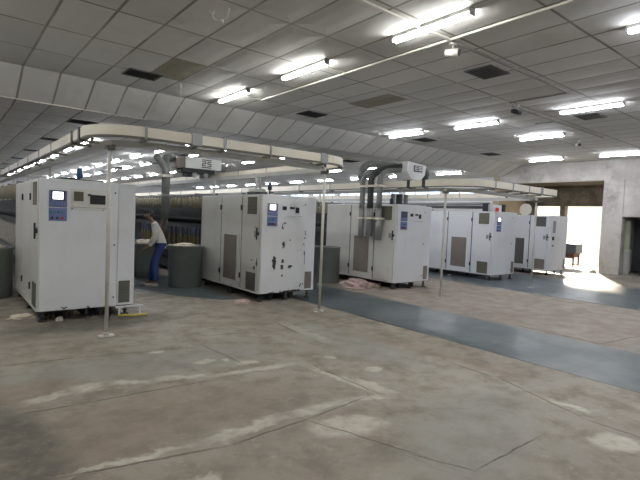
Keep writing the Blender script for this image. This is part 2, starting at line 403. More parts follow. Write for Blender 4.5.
# vestibule behind the doorway
XV = 20.8
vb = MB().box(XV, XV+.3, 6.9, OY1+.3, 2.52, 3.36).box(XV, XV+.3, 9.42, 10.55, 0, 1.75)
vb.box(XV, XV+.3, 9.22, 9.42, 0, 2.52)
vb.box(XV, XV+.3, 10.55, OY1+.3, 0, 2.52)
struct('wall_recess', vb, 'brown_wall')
struct('wall_recess_side', MB().box(XW+.35, XV, OY1, OY1+.3, 0, 3.36).box(XW, XW+.35, OY1, OY1+.3, 0, 3.9), 'sunlit_tan')
struct('wall_recess_near', MB().box(XW+.35, XV+.3, 6.6, 6.9, 0, 3.36), 'plaster')
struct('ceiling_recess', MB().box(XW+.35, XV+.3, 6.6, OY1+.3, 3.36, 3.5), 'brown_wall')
# alcove room
ac = MB().box(20.9, 21.0, AY0-.3, 6.6, 0, 2.6).box(XW+TW, 21.0, AY0-.4, AY0-.3, 0, 2.6).box(XW+TW, 21.0, AY0-.3, 6.6, 2.5, 2.6)
struct('wall_alcove', ac, 'frame_grey')
# clerestory wall further back
cw = MB().box(XW, XW+.3, OY1+.3, YF, 0, 2.62).box(XW, XW+.3, OY1+.3, YF, 3.2, ZL)
y = OY1+.3
WY = []
while y < YF:
    cw.box(XW, XW+.3, y, y+.22, 2.62, 3.2); WY.append((y+.22, min(y+2.6, YF))); y += 2.6
struct('wall_clerestory', cw, 'wall_white')
for i, (a, b) in enumerate(WY):
    w = MB().box(XW+.12, XW+.16, a, b, 2.62, 2.66).box(XW+.12, XW+.16, a, b, 3.16, 3.2)
    n = 3
    for k in range(n+1): w.box(XW+.12, XW+.16, a+(b-a)*k/n-.015, a+(b-a)*k/n+.015, 2.66, 3.16)
    fr = struct('window_%d' % (i+1), w, 'frame_window')
    MB().box(XW+.135, XW+.145, a, b, 2.66, 3.16).build('pane', 'glass', fr)
struct('trim_2', MB().tube([(XW-.09,OY1+.4,2.50),(XW-.09,YF,2.50)], .06, 12), 'grey_metal')
struct('trim_3', MB().box(XW-.05, XW, OY1+.4, YF, 2.28, 2.40), 'frame_dark')
# outdoors
struct('ground_outside', MB().box(21.2, 60, -15, 40, -.22, -.02), 'ground_out')
struct('wall_outside', MB().box(33, 33.4, -15, 40, -.02, 3.6).box(32.9, 33.5, -15, 40, 3.6, 3.75), 'wall_out')

# ------------------------------------------------------------------ machines
Y0 = 7.264
LEN = 26.
def machine(x0, label, opt):
    r = thing('spinning_machine', label, 'machine', (x0, Y0, 0))
    side = opt.get('side_mat', 'off_white'); front = opt.get('front_mat', 'white_paint')
    W, D, ZB, ZT = 1.0, 2.53, .155, 1.97
    # carcass
    MB().box(.012, 1.25, .06, D, ZB, ZT-.005, .012).build('cabinet_body', 'white_paint', r)
    MB().box(0, W, 0, .075, ZB, ZT, .012).build('front_plate', front, r)
    cp = MB().box(W+.012, 1.262, .045, .085, ZB, ZT-.01, .008).build('corner_plate', front if front == 'white_paint' else 'white_paint', r)
    MB().box(W+.04, W+.20, .036, .046, .19, .52).build('grille', opt.get('corner_grille', 'grille_brown'), cp)
    # bottom edge and dark gaps
    MB().box(.03, 1.22, .1, D-.03, ZB-.02, ZB+.002).build('base_frame', 'dark_metal', r)
    # side doors
    segs = [(.08, .70, 'service_door'), (.73, 1.55, 'service_door'), (1.58, D-.02, 'service_door')]
    for k, (a, b, nm) in enumerate(segs):
        d = MB().box(-.012, .03, a, b, ZB+.035, ZT-.02, .006).build(nm, side if k == 0 or side != 'chipped_side' else 'off_white', r)
        MB().box(-.004, .012, b+.004, b+.026, ZB+.02, ZT-.02).build('seam', 'seam', d)
        if k > 0:
            for z in (.42, 1.72): MB().box(-.03, -.01, a-.02, a+.012, z-.05, z+.05).build('hinge', 'black', d)
        if k == 0:
            gv = opt.get('top_vent', 'grille_olive')
            f = MB().box(-.018, -.010, .17, .50, 1.60, 1.92).build('vent', gv, d)
            if opt.get('bottom_vent', True):
                MB().box(-.018, -.010, .15, .49, .18, .52).build('vent', opt.get('low_vent', 'grille_dark'), d)
            else:
                MB().box(-.020, -.010, .23, .64, .20, .53, .004).box(-.024, -.018, .3, .57, .215, .225).build('raised_plate', side, d)
            MB().cyl((-.012,.10,1.25), (-.035,.10,1.25), .035, 12).box(-.055, -.033, .085, .115, 1.14, 1.36, .006).build('door_handle', 'black', d)
            MB().box(-.016, -.008, .16, .24, 1.18, 1.30).build('lock_plate', 'grey_metal', d)
        if k == 1 and opt.get('grille', 1):
            MB().box(-.020, -.010, .87, 1.40, .30, 1.18).build('tall_grille', opt.get('grille', 'grille_brown'), d)
            e = MB()
            for q in ((.85,.87,.28,1.20),(1.40,1.42,.28,1.20)): e.box(-.024, -.010, *q)
            e.box(-.024, -.010, .85, 1.42, .28, .30).box(-.024, -.010, .85, 1.42, 1.18, 1.20)
            e.build('grille_frame', side if side != 'chipped_side' else 'off_white', d)
    MB().box(-.03, .02, .02, D-.02, ZB, ZB+.03).build('sill', side if side != 'chipped_side' else 'off_white', r)
    # control panel on the front
    y = -.012
    if opt.get('panel', 'full') == 'plain':
        MB().box(.12, .30, y, 0, 1.40, 1.80, .003).build('control_panel', 'grey_metal', r)
    else:
        up = MB().box(.105, .325, y, 0, 1.585, 1.81, .003).build('control_panel', 'panel_violet', r)
        MB().box(.135, .30, y-.004, y+.002, 1.675, 1.80).build('screen_bezel', 'black', up)
        MB().box(.15, .275, y-.008, y-.003, 1.69, 1.79).build('screen', 'screen_on' if opt.get('screen', True) else 'screen_off', up)
        for i in range(6):
            MB().box(.12+.033*i, .142+.033*i, y-.003, y+.002, 1.60, 1.66).build('key', 'panel_blue', up)
        lo = MB().box(.105, .325, y, 0, 1.395, 1.572, .003).build('button_panel', 'panel_blue', r)
        for i in range(4):
            MB().cyl((.13+.045*i, y, 1.515), (.13+.045*i, y-.012, 1.515), .013, 10).build('button', 'button_green' if i != 2 else 'button_dark', lo)
        for i, mm in enumerate(('button_dark', 'button_dark', 'button_red')):
            MB().cyl((.145+.06*i, y, 1.435), (.145+.06*i, y-.016, 1.435), .019, 12).build('button', mm, lo)
    # meter plate
    if opt.get('meters', 'old') == 'big':
        pl = MB().box(.375, .865, -.008, 0, 1.55, 1.85, .003).build('meter_plate', 'off_white', r)
        MB().box(.41, .53, -.02, -.006, 1.68, 1.81, .004).build('meter', 'meter_olive', pl)
        MB().box(.615, .82, -.02, -.006, 1.645, 1.775, .004).box(.585, .63, -.022, -.006, 1.755, 1.785).build('meter', 'meter_black', pl)
        for q in ((.39,1.57),(.79,1.565)): MB().cyl((*q[:1],-.008,q[1]), (*q[:1],-.016,q[1]), .008, 8).build('screw', 'black', pl)
        MB().box(.40, .84, -.0095, -.0075, 1.588, 1.592).build('scribe_line', 'seam', pl)
    elif opt.get('meters') == 'old':
        pl = MB().box(.40, .94, -.006, 0, 1.56, 1.82, .003).build('meter_plate', front if front == 'white_paint' else 'white_paint', r)
        MB().box(.43, .52, -.018, -.004, 1.70, 1.77, .004).build('meter', 'meter_black', pl)
        MB().box(.60, .70, -.018, -.004, 1.725, 1.765, .004).build('meter', 'meter_black', pl)
        MB().box(.73, .81, -.018, -.004, 1.655, 1.76, .004).build('meter', 'meter_black', pl)
        MB().box(.55, .88, -.0075, -.0055, 1.588, 1.594).build('scribe_line', 'seam', pl)
    for z in (.29, 1.06, 1.82): MB().cyl((.955,.0,z), (.955,-.012,z), .012, 8).build('bolt', 'black', r)
    # feet
    for fx in (.06, .62, 1.15):
        for fy in (.10, 1.2, 2.35):
            MB().cyl((fx,fy,0), (fx,fy,.025), .055, 14).cyl((fx,fy,.02), (fx,fy,ZB), .022, 10).cyl((fx,fy,.06), (fx,fy,.085), .04, 6).build('foot', 'foot_metal', r)
    if opt.get('casters'):
        for fx in (.16, .34, .8): MB().cyl((fx,.2,.05), (fx+.04,.2,.05), .05, 14).box(fx-.02, fx+.06, .17, .23, .06, ZB).build('caster', 'foot_metal', r)
    # beacon
    b = opt.get('beacon')
    if b:
        bx, by, mt, h0 = b
        e = MB().cyl((bx,by,ZT), (bx,by,ZT+h0), .014, 8).lathe([(.035,h0),(.04,h0+.01),(.04,h0+.12),(.03,h0+.14),(.012,h0+.15)], (bx,by,ZT), 16)
        e.build('beacon', mt, r)
    for q in opt.get('top', []):
        q[0].build(q[1], q[2], r)
    # spinning section behind the cabinet
    m = MB().box(.20, 1.0, D, LEN, .12, .34).box(.30, .90, D, LEN, .34, .60)
    for yy in range(3, int(LEN), 2): m.box(.24, .34, yy, yy+.12, 0, .14).box(.86, .96, yy, yy+.12, 0, .14)
    m.build('machine_bed', 'frame_dark', r)
    MB().box(.10, .20, D, LEN, .60, .70).box(1.0, 1.10, D, LEN, .60, .70).build('spindle_rail', 'frame_grey', r)
    MB().box(.38, .82, D, LEN, .60, 1.72).box(.22, .98, D, LEN, 1.20, 1.32).box(.16, 1.04, D, LEN, 1.42, 1.46).build('drafting_frame', 'frame_dark', r)
    cr = MB()
    yy = D+.5
    while yy < LEN: cr.box(.58, .62, yy, yy+.04, 1.7, 2.06); cr.box(.05, 1.15, yy, yy+.04, 2.0, 2.03); yy += 1.5
    for xx in (.06, .32, .88, 1.12): cr.box(xx, xx+.03, D, LEN, 1.97, 2.0)
    cr.build('creel', 'frame_grey', r)
    rows = MB(); cops = MB()
    y0 = D+.1 if not opt.get('open_side') else opt['open_side']
    yy = y0
    while yy < min(LEN, 15):
        for xx in ((.06,1.12) if not opt.get('open_side') or yy >= opt['open_side'] else (1.12,)):
            rows.tube([(xx,yy,1.98), (xx,yy+.09,1.72)], .045, 6)
        yy += .22
    rows.build('bobbin_row', 'roving', r, kind='stuff')
    return r

top2 = [(MB().box(.42, .72, 1.0, 1.3, 1.965, 2.06), 'duct_base', 'dark_metal'), (MB().box(.44, .70, 1.02, 1.28, 2.06, 2.12).box(.5, .53, 1.1, 1.14, 2.12, 2.34).box(.6, .63, 1.1, 1.14, 2.12, 2.34), 'duct_collar', 'rail_pale')]
M1 = machine(1.015, 'nearest white machine cabinet at left with bright screen, clean front and blue lamp on top', dict(
    meters='big', grille=None, beacon=(.55, .36, 'beacon_blue', .04), casters=True, low_vent='grille_dark', top_vent='grille_olive', corner_grille='grille_dark', front_mat='worn_white',
    top=[(MB().box(.22, .85, .2, .6, 1.965, 1.995, .004).box(.30, .5, .3, .5, 1.995, 2.01), 'lid_plate', 'black')]))
M2 = machine(4.488, 'second white machine cabinet from left, with black paint chips across its front', dict(
    meters='old', beacon=(.30, .25, 'beacon_dark', .09), front_mat='chipped_front', side_mat='chipped_side', casters=True, top=top2, open_side=7.2))
M3 = machine(8.087, 'third white machine cabinet from left, with grey hoses hanging down its side', dict(
    meters='old', bottom_vent=False, screen=False, casters=True,
    top=[(MB().cyl((.36,.5,1.965),(.36,.5,2.24), .055), 'suction_stub', 'hose_grey'), (MB().cyl((.82,.5,1.965),(.82,.5,2.24), .055), 'suction_stub', 'hose_grey'), (MB().cyl((.58,.5,1.965),(.58,.5,2.24), .08), 'suction_pipe', 'hose_dark'),
         (MB().cyl((.10,.3,1.965),(.10,.3,2.1), .05), 'warning_lamp', 'beacon_dark')]))
M4 = machine(12.13, 'fourth white machine cabinet from left, with small red lamp on a white box on top', dict(
    meters='none', side_mat='white_paint', low_vent='grille_olive', grille='grille_brown',
    top=[(MB().box(.20, .66, .2, .42, 1.965, 2.17, .006), 'top_box', 'white_paint'), (MB().lathe([(.05,0),(.05,.09),(.03,.12)], (.30,.13,1.965), 14), 'red_lamp', 'beacon_red'),
         (MB().box(.04, .15, .32, .44, 1.965, 2.2, .006), 'relay_box', 'black'), (MB().box(.84, .96, .25, .4, 1.965, 2.2, .006), 'relay_box', 'black')]))
M5 = machine(15.51, 'farthest white machine cabinet, beside the bright doorway', dict(
    meters='none', panel='plain', side_mat='white_paint', grille='grille_dark', low_vent='grille_brown', top_vent='grille_dark',
    top=[(MB().cyl((.05,.95,2.16),(.12,.95,2.16), .20, 28), 'round_cover', 'rail_cream')]))
# handle differences on the last cabinet's front: small stacked lock plates
MB().box(.10, .19, -.03, 0, 1.16, 1.28, .004).cyl((.14,-.01,.98), (.14,-.03,.98), .03, 10).build('lock', 'black', M5)

# roving bobbins and cops in the open side of the second machine (seen between the first two cabinets)
b0 = thing('roving_bobbin', 'cream roving bobbin hanging slanted in the creel left of the chipped second cabinet', 'bobbin', (0,0,0), 0, 'roving bobbins of the second machine')
MB().tube([(0,0,0), (0,.10,-.24)], .05, 10, True, [.042,.05]).build('yarn', 'roving', b0)
MB().tube([(0,-.012,.03), (0,0,0)], .012, 8).build('hanger', 'dark_metal', b0)
c0 = thing('yarn_cop', 'yarn cop with blue tube top and yellow yarn on the second machine spindle rail', 'yarn cop', (0,0,0), 0, 'yarn cops of the second machine')
MB().lathe([(.020,0),(.028,.03),(.026,.24),(.016,.34)], (0,0,0), 10).build('yarn', 'yarn_yellow', c0)
MB().lathe([(.022,.34),(.026,.36),(.024,.50),(.02,.53)], (0,0,0), 10).build('tube', 'cop_blue', c0)
k = 0
yy = 9.86
while yy < 14.4:
    if k == 0: b0.location = (4.53, yy, 1.94)
    else: dup(b0, (4.53, yy, 1.94))
    k += 1; yy += .21
k = 0; yy = 9.85
while yy < 14.4:
    if k == 0: c0.location = (4.64, yy, .703)
    else: dup(c0, (4.64 + random.uniform(-.02, .02), yy, .703))
    k += 1; yy += .19 + random.uniform(-.05, .09)
# strands running down from the creel of the first machine (seen at the left edge)
st = MB()
for i in range(44):
    yy = 10.0 + i*.095
    if i % 2 == 0: st.tube([(1.09,yy,1.22), (1.0,yy-.3,.86)], .008, 4, False)
    if i % 3 == 0: st.tube([(1.10,yy,1.25), (1.0,yy+.2,.9)], .009, 4, False)
st2 = st.build('hanging_strands', 'strand'); st2.parent = M1; st2.matrix_parent_inverse = Matrix.Translation((-1.015, -Y0, 0)); st2['kind'] = 'stuff'

# ------------------------------------------------------------------ bins
def bin_(name, label, loc, rr, h, heap=None, heaplabel=None):
    b = thing(name, label, 'bin', loc)
    MB().lathe([(rr*.97,0.0),(rr,.02),(rr,h-.03),(rr+.012,h-.02),(rr+.012,h),(rr-.012,h),(rr-.02,.06)], (0,0,0), 32).build('body', 'bin_grey', b)
    MB().lathe([(rr+.012,h-.004),(rr+.014,h+.006),(rr-.014,h+.006),(rr-.012,h-.004)], (0,0,0), 32, False).build('rim', 'grey_metal', b)
    if heap:
        bm = bmesh.new(); bmesh.ops.create_icosphere(bm, subdivisions=3, radius=1)
        rnd = random.Random(int(loc[1]*100))
        for v in bm.verts:
            n = .82 + .3*rnd.random(); v.co = Vector((v.co.x*(rr-.06)*.86*n, v.co.y*(rr-.06)*.86*n, max(v.co.z, -.35)*heap*n))
        me = bpy.data.meshes.new('cotton_heap'); bm.to_mesh(me); bm.free(); me.materials.append(M['cotton'])
        o = bpy.data.objects.new('cotton_heap', me); COL.objects.link(o); o.location = (loc[0], loc[1], h - .02 + loc[2])
        tag(o, heaplabel, 'cotton', 'cotton in the bins', 'stuff')
    return b
bin_('waste_bin', 'round dark grey bin of cotton left of the chipped cabinet, in front of the person', (4.07, 9.64, 0), .35, .88, .07, 'loose cream cotton in the bin beside the person')
bin_('waste_bin', 'dark bin behind the person, right of the nearest cabinet', (3.82, 11.5, 0), .34, .80, .12, 'cream cotton in the dark bin behind the person')
bin_('waste_bin', 'dark grey bin at the left edge, behind the nearest cabinet', (.60, 9.78, 0), .37, .86, .12, 'pale cotton in the bin at the left edge')
bin_('waste_bin', 'grey round bin between the chipped cabinet and the cabinet with hoses', (7.43, 8.95, 0), .33, .88, None)
bin_('waste_bin', 'dark bin behind the grey bin, next to the second cabinet', (7.2, 9.9, 0), .33, .86, .12, 'cream cotton in the bin right of the second cabinet')

# ------------------------------------------------------------------ overhead rails
def loop(x0, x1, yf, r, yend, n=10):
    pts = [(x0, yend), (x0, yf+r)]
    for k in range(1, n+1):
        a = PI + (PI/2)*k/n; pts.append((x0+r + r*math.cos(a), yf+r + r*math.sin(a)))
    pts.append((x1-r, yf))
    for k in range(1, n+1):
        a = 1.5*PI + (PI/2)*k/n; pts.append((x1-r + r*math.cos(a), yf+r + r*math.sin(a)))
    pts.append((x1, yend)); return pts
def rail(label, xo0, xo1, yo, ro, xi0, xi1, yi, ri, poles, zoff, hb, plates, machines):
    r = thing('overhead_rail', label, 'rail', (0,0,0))
    zb, zt = 2.47+zoff, 2.47+zoff+hb
    out = loop(xo0, xo1, yo, ro, 33); inn = loop(xi0, xi1, yi, ri, 33)
    MB().band(out, .05, zb, zt).build('outer_beam', 'rail_cream', r)
    MB().band(loop(xo0+.002, xo1-.002, yo+.002, ro, 33), .07, zb-.02, zb).build('beam_flange', 'rail_olive', r)
    MB().band(inn, .07, 2.36+zoff, 2.44+zoff).build('inner_rail', 'rail_pale', r)
    def arm(px, py, nx):
        t = MB()
        if nx < 0: t.box(px+.02, xi0+.04, py-.015, py+.015, zb-.05, zb-.018)
        elif nx > 0: t.box(xi1-.04, px-.02, py-.015, py+.015, zb-.05, zb-.018)
        else: t.box(px-.015, px+.015, py+.02, yi+.04, zb-.05, zb-.018)
        t.build('cross_arm', 'rail_olive', r)
    for i, yy in enumerate((6.62, 7.05, 8.6, 9.8, 11.2, 12.8, 14.6, 17., 20., 24.)):
        dark = i < 2
        for px, nx in ((xo0, -1), (xo1, 1)):
            w = .04 if dark else .016
            MB().box(px-.014 if nx < 0 else px-.052, px+.052 if nx < 0 else px+.014, yy-w, yy+w, zb-.03, zt+.012).build('joint_plate', 'black' if dark else 'grey_metal', r)
            arm(px, yy, nx)
    for px, w in plates:
        MB().box(px-w, px+w, yo-.014, yo+.052, zb-.02, zt+.012).build('joint_plate', 'grey_metal', r); arm(px, yo, 0)
    for yy in (10.4, 13.4, 16.4, 19.4, 22.4, 25.4, 28.4):
        for xx in (xi0+.035, xi1-.035):
            MB().box(xx-.02, xx+.02, yy, yy+.04, 1.985, 2.37+zoff).build('support_post', 'pole_cream', r)
    for px, py in poles:
        p = MB().tube([(px,py,0), (px,py,2.42+zoff)], .024, 12).build('pole', 'pole_cream', r)
        MB().box(px-.09, px+.09, py-.05, py+.05, 0, .012).cyl((px,py,.012), (px,py,.05), .034, 12).build('base_plate', 'pole_cream', p)
        MB().box(px-.05, px+.05, py-.05, py+.05, 2.31+zoff, 2.36+zoff).build('clamp', 'rail_olive', p)
        MB().box(px-.02, px+.02, yi-.0, py+.03, 2.33+zoff, 2.36+zoff).build('saddle', 'rail_olive', p)
    return r
rail('cream overhead cleaner rail looping over the two nearest cabinets at left', 1.35, 5.42, 5.82, .6, 1.58, 5.10, 6.0, .45, [(1.60,6.17),(4.95,6.1)], 0., .12,
     [(1.92,.014),(2.57,.07),(2.97,.018),(3.7,.014),(4.7,.07)], None)
rail('cream overhead cleaner rail looping over the third and fourth cabinets at right', 8.15, 12.35, 5.42, .75, 8.28, 11.92, 5.80, .6, [(8.24,6.1),(11.85,5.97)], -.11, .14,
     [(9.0,.016),(9.7,.016),(10.4,.016),(11.0,.05)], None)

# ------------------------------------------------------------------ travelling cleaners
def arc_path(pts, r=.18, n=5):
    pts = [Vector(p) for p in pts]; out = [pts[0]]
    for i in range(1, len(pts)-1):
        a = (pts[i-1]-pts[i]).normalized(); b = (pts[i+1]-pts[i]).normalized()
        rr = min(r, (pts[i-1]-pts[i]).length*.49, (pts[i+1]-pts[i]).length*.49)
        for k in range(n+1):
            t = k/n; out.append((pts[i]+a*rr)*(1-t)**2 + pts[i]*2*t*(1-t) + (pts[i]+b*rr)*t*t)
    out.append(pts[-1]); return out
ca = thing('overhead_cleaner', 'white boxy travelling cleaner with black angular emblem, above the gap between first two cabinets', 'cleaner', (4.98, 10.9, 0))
hs = MB().prism([(-.44,2.66),(.48,2.66),(.50,2.70),(.50,2.93),(-.44,2.93)], 'y', 0, .5).build('housing', 'housing', ca)
MB().prism([(-.66,2.64),(-.44,2.66),(-.44,2.93),(-.66,2.86)], 'y', .02, .5).build('end_cover', 'bronze', ca)
em = MB()
ex, ez, w = .10, 2.795, .022
for (a, b, c, d) in [(-.15,.15,.085,.085+w), (-.15,.15,-.085-w,-.085),
                     (-.14,-.02,.04,.04+w), (-.02-w,-.02,-.01,.04), (-.14,-.02,-.012,-.012+w), (-.14,-.14+w,-.06,-.012), (-.14,-.02,-.062,-.062+w),
                     (.03,.15,.04,.04+w), (.03,.03+w,-.01,.04), (.03,.15,-.012,-.012+w), (.15-w,.15,-.06,-.012), (.03,.15,-.062,-.062+w)]:
    em.box(ex+a*.85, ex+b*.85, -.006, .001, ez+c*.95, ez+d*.95)
em.build('emblem', 'black', hs)
MB().box(-.48, .34, .05, .45, 2.56, 2.66).box(-.35, -.2, .1, .4, 2.46, 2.56).box(.1, .25, .1, .4, 2.46, 2.56).build('carriage', 'dark_metal', ca)
for xx in (-.2, .09): MB().cyl((xx,-.02,2.50), (xx,.06,2.50), .06, 14).build('wheel', 'grey_metal', ca)
MB().cyl((.50,.25,2.78), (.72,.25,2.76), .13, 18, .10).build('fan_duct', 'hose_grey', ca)
MB().tube(arc_path([(-.60,.3,2.88), (-.82,.3,2.90), (-.88,.1,2.70), (-.88,.1,2.2), (-.88,.1,1.4)], .16), .085, 14).build('hose', 'hose_grey', ca)
MB().tube(arc_path([(-1.16,-.05,2.84), (-1.0,.02,2.70), (-.90,-.06,2.50), (-.93,-.06,1.4)], .1), .075, 14).build('hose', 'hose_grey', ca)
MB().tube([(-.885,.1,1.42), (-.86,.1,.95)], .08, 14).build('nozzle', 'hose_brown', ca)
MB().box(-1.04, -.78, -.16, .22, 2.38, 2.44, .006).build('hose_clamp', 'rail_cream', ca)
MB().box(-1.03, -.79, -.15, .2, 1.95, 1.98).build('hose_clamp', 'grey_metal', ca)
MB().tube([(-.9,.1,2.56), (-.4,.2,2.60)], .02, 8).build('stay', 'rail_pale', ca)

cb = thing('overhead_cleaner', 'pale grey six-sided cleaner housing on the rail above the third cabinet, with drooping hoses', 'cleaner', (8.68, 7.40, -.10))
hb = MB().prism([(-.16,3.10),(-.19,2.86),(-.05,2.69),(.30,2.67),(.46,2.82),(.50,3.05)], 'y', 0, .42).build('housing', 'grey_metal', cb)
hb.data.materials[0] = M['housing']
pl = MB().box(.04, .34, -.012, .002, 2.87, 3.02, .003).build('name_plate', 'meter_black', hb)
e = MB()
for (a, b, c, d) in [(-.11,.02,.055,.075),(-.11,-.09,-.005,.075),(-.11,.02,.015,.035),(-.11,.02,-.025,-.005),(.07,.23,.055,.075),(.07,.09,.015,.075),(.07,.23,.015,.035),(.21,.23,-.025,.035),(.07,.23,-.025,-.005)]:
    e.box(.19+(a-.06)*.72, .19+(b-.06)*.72, -.016, -.010, 2.925+c, 2.925+d)
e.build('emblem', 'housing', pl)
MB().lathe([(.05,0),(.24,.02),(.24,.16),(.16,.22)], (0,0,0), 24).build('fan_cover', 'hose_dark', cb)
fan = [c for c in cb.children if c.name.startswith('fan_cover')][0]; fan.rotation_euler = (0, PI/2, 0); fan.location = (.46, .24, 2.84)
MB().box(.06, .26, .1, .34, 2.46, 2.68).build('carriage', 'black', cb)
for xx in (-.365,): MB().cyl((xx,.0,2.487), (xx,.10,2.487), .055, 12).build('wheel', 'dark_metal', cb)
MB().box(-.45, .32, .12, .2, 2.445, 2.50).build('carriage_bar', 'grey_metal', cb)
for (yy, xd, mt, z0, rr) in ((.86, 0, 'hose_grey', 1.26, .062), (.60, .02, 'hose_dark', 1.3, .075), (.33, .04, 'hose_grey', 1.22, .068)):
    MB().tube(arc_path([(-.15,.22,2.99-.08*(yy<.5)), (-.50,.28+yy*.2,2.92-.06*(yy<.5)), (-.78+xd,yy,2.76-.05*(yy<.5)), (-.78+xd,yy,2.3), (-.78+xd,yy,1.95)], .22), rr, 14).build('hose', mt, cb)
    MB().tube([(-.78+xd,yy,1.96), (-.78+xd,yy,z0)], rr+.008, 14).build('hose_sleeve', 'grey_metal', cb)
MB().tube(arc_path([(-.12,.38,3.02), (-.50,.95,3.06), (-.56,1.15,2.95), (-.56,1.15,2.68)], .2), .09, 14).build('elbow', 'hose_grey', cb)
for z in (2.46, 1.70): MB().box(-.86, -.66, .2, .95, z, z+.045, .006).build('hose_clamp', 'rail_cream', cb)

# ------------------------------------------------------------------ ceiling lights and vents
def make_light(tube='tube'):
    t = thing('ceiling_light', '', 'light', (0,0,0))
    MB().box(-.045, .045, -.61, .61, -.05, 0, .006).build('body', 'lamp_body', t)
    for xx in (-.023, .023): MB().tube([(xx,-.585,-.074), (xx,.585,-.074)], .0215, 12).build('tube', tube, t)
    for yy in (-.6, .6): MB().box(-.045, .045, yy-.012, yy+.012, -.09, 0, .004).build('end_cap', 'conduit_grey', t)
    return t
L0 = make_light('tube_warm'); LC = make_light()
near = [
 (4.77, 3.90, 'long tube light on the ceiling nearest the camera, top centre'),
 (4.70, 6.46, 'tube light in the middle of the three over the two nearest cabinets'),
 (4.70, 8.90, 'tube light on the flat ceiling just before the slope, left of the others'),
 (10.17, 8.98, 'cool tube light on the flat ceiling just before the slope, above the third cabinet'),
 (10.25, 6.80, 'tube light above the rail of the third and fourth cabinets'),
 (10.25, 4.16, 'tube light right of the dark vent, at the right of the ceiling'),
 (12.72, 6.38, 'tube light beyond the vent, above the fourth cabinet'),
 (17.05, 8.33, 'tube light close to the concrete beam above the far doorway'),
 (17.1, 5.95, 'tube light close to the concrete beam at the right edge of the picture'),
 (6.55, 1.69, 'tube light cut by the right edge near the top of the picture')]
for i, (x, y, lb) in enumerate(near):
    if i == 0: L0.location = (x, y, ZC+.003); L0['label'] = lb
    elif i == 3: LC.location = (x, y, ZC+.003); LC['label'] = lb
    else: dup(L0 if x < 6 else LC, (x, y, ZC+.003), None, lb)
for x, y in ((4.72, 1.3), (4.72, -1.4), (-.8, 6.4), (-.8, 3.8), (-.8, 1.2), (-.8, -1.6), (1.9, -1.4), (10.2, 1.5), (10.2, -1.2), (12.7, 2.3), (-.8, 8.9), (12.7, 1.0), (17.1, 3.3), (17.1, .6), (6.55, -.9)):  # unseen lamps added to brighten the near part of the room
    dup(L0 if x < 6 else LC, (x, y, ZC+.003), None, 'unseen tube light added on the near ceiling for more light', 'added tube lights of the near ceiling outside the picture')
LOWL = 'white tube light in the rows under the lower far ceiling beyond the slope'
for cx, ys in ((3.4, 13.0), (5.65, 12.9), (6.85, 12.85), (9.08, 13.0), (12.9, 12.8), (15.95, 11.7)):
    y = ys
    while y < 37:
        dup(LC, (cx, y, ZL+.003), None, LOWL, 'tube lights under the lower far ceiling'); y += 2.62
for k in range(8):  # unseen lamp column added to brighten left faces of rail and cabinet
    dup(LC, (-2.0, 13.0+k*2.62, ZL+.003), None, 'unseen tube light added under the lower ceiling to light the left sides', 'added tube lights of the lower ceiling outside the picture')
def make_vent():
    t = thing('air_vent', '', 'vent', (0,0,0))
    f = MB()
    for q in ((-.3,.3,-.24,-.21),(-.3,.3,.21,.24),(-.3,-.27,-.21,.21),(.27,.3,-.21,.21)): f.box(*q, -.015, 0)
    f.build('frame', 'vent_slat', t)
    MB().box(-.27, .27, -.21, .21, -.004, 0).build('opening', 'vent_dark', t)
    s = MB()
    for k in range(6):
        yy = -.18 + k*.072; s.add([(-.27,yy,-.014),(.27,yy,-.014),(.27,yy+.035,-.004),(-.27,yy+.035,-.004)], [(0,1,2,3)])
    s.build('slats', 'vent_slat', t)
    return t
V0 = make_vent(); first = True
for (x, y, lb) in [(2.86, 8.95, 'dark slatted air vent in the ceiling at upper left, before the slope'),
    (6.95, 9.15, 'dark dirty air vent above the rail of the chipped cabinet, before the slope'),
    (6.95, 4.46, 'dark slatted air vent nearest the camera, right of the white conduit crossing'),
    (11.18, 4.54, 'dark air vent behind the right-hand tube light'),
    (11.4, 9.30, 'dark air vent right of the light above the third cabinet'),
    (15.1, 9.36, 'dark air vent nearest the far doorway beam')]:
    if first: V0.location = (x, y, ZC); V0['label'] = lb; first = False
    else: dup(V0, (x, y, ZC), None, lb)
for x in (2.62, 6.95, 11.3):
    for k in range(6):
        dup(V0, (x, 12.56+k*3.95, ZL), None, 'dark air vent in the lower far ceiling beyond the slope', 'vents in the lower far ceiling')

# conduits, fixtures, wires
tag(MB().box(5.355, 5.385, 1.0, 8.87, ZC-.025, ZC).box(4.95, 5.36, 6.14, 6.165, ZC-.02, ZC).box(4.8, 5.36, 8.85, 8.87, ZC-.02, ZC).build('conduit', 'conduit_white'), 'long white conduit along the ceiling beside the three near lights', 'conduit')
tag(MB().box(2.6, 5.355, 4.02, 4.06, ZC-.025, ZC).build('conduit', 'conduit_white'), 'white conduit crossing the ceiling to the nearest tube light', 'conduit')
tag(MB().box(5.385, 9.0, 4.03, 4.06, ZC-.025, ZC).box(8.97, 9.0, 4.06, 5.2, ZC-.02, ZC).build('conduit', 'conduit_grey'), 'grey conduit running right from the white fixture past the near vent', 'conduit')
tag(MB().box(9.28, 14.0, 5.3, 5.33, ZC-.025, ZC).box(11.2, 11.23, 5.33, 5.8, ZC-.02, ZC).build('conduit', 'conduit_grey'), 'grey conduit between the far lights at right', 'conduit')
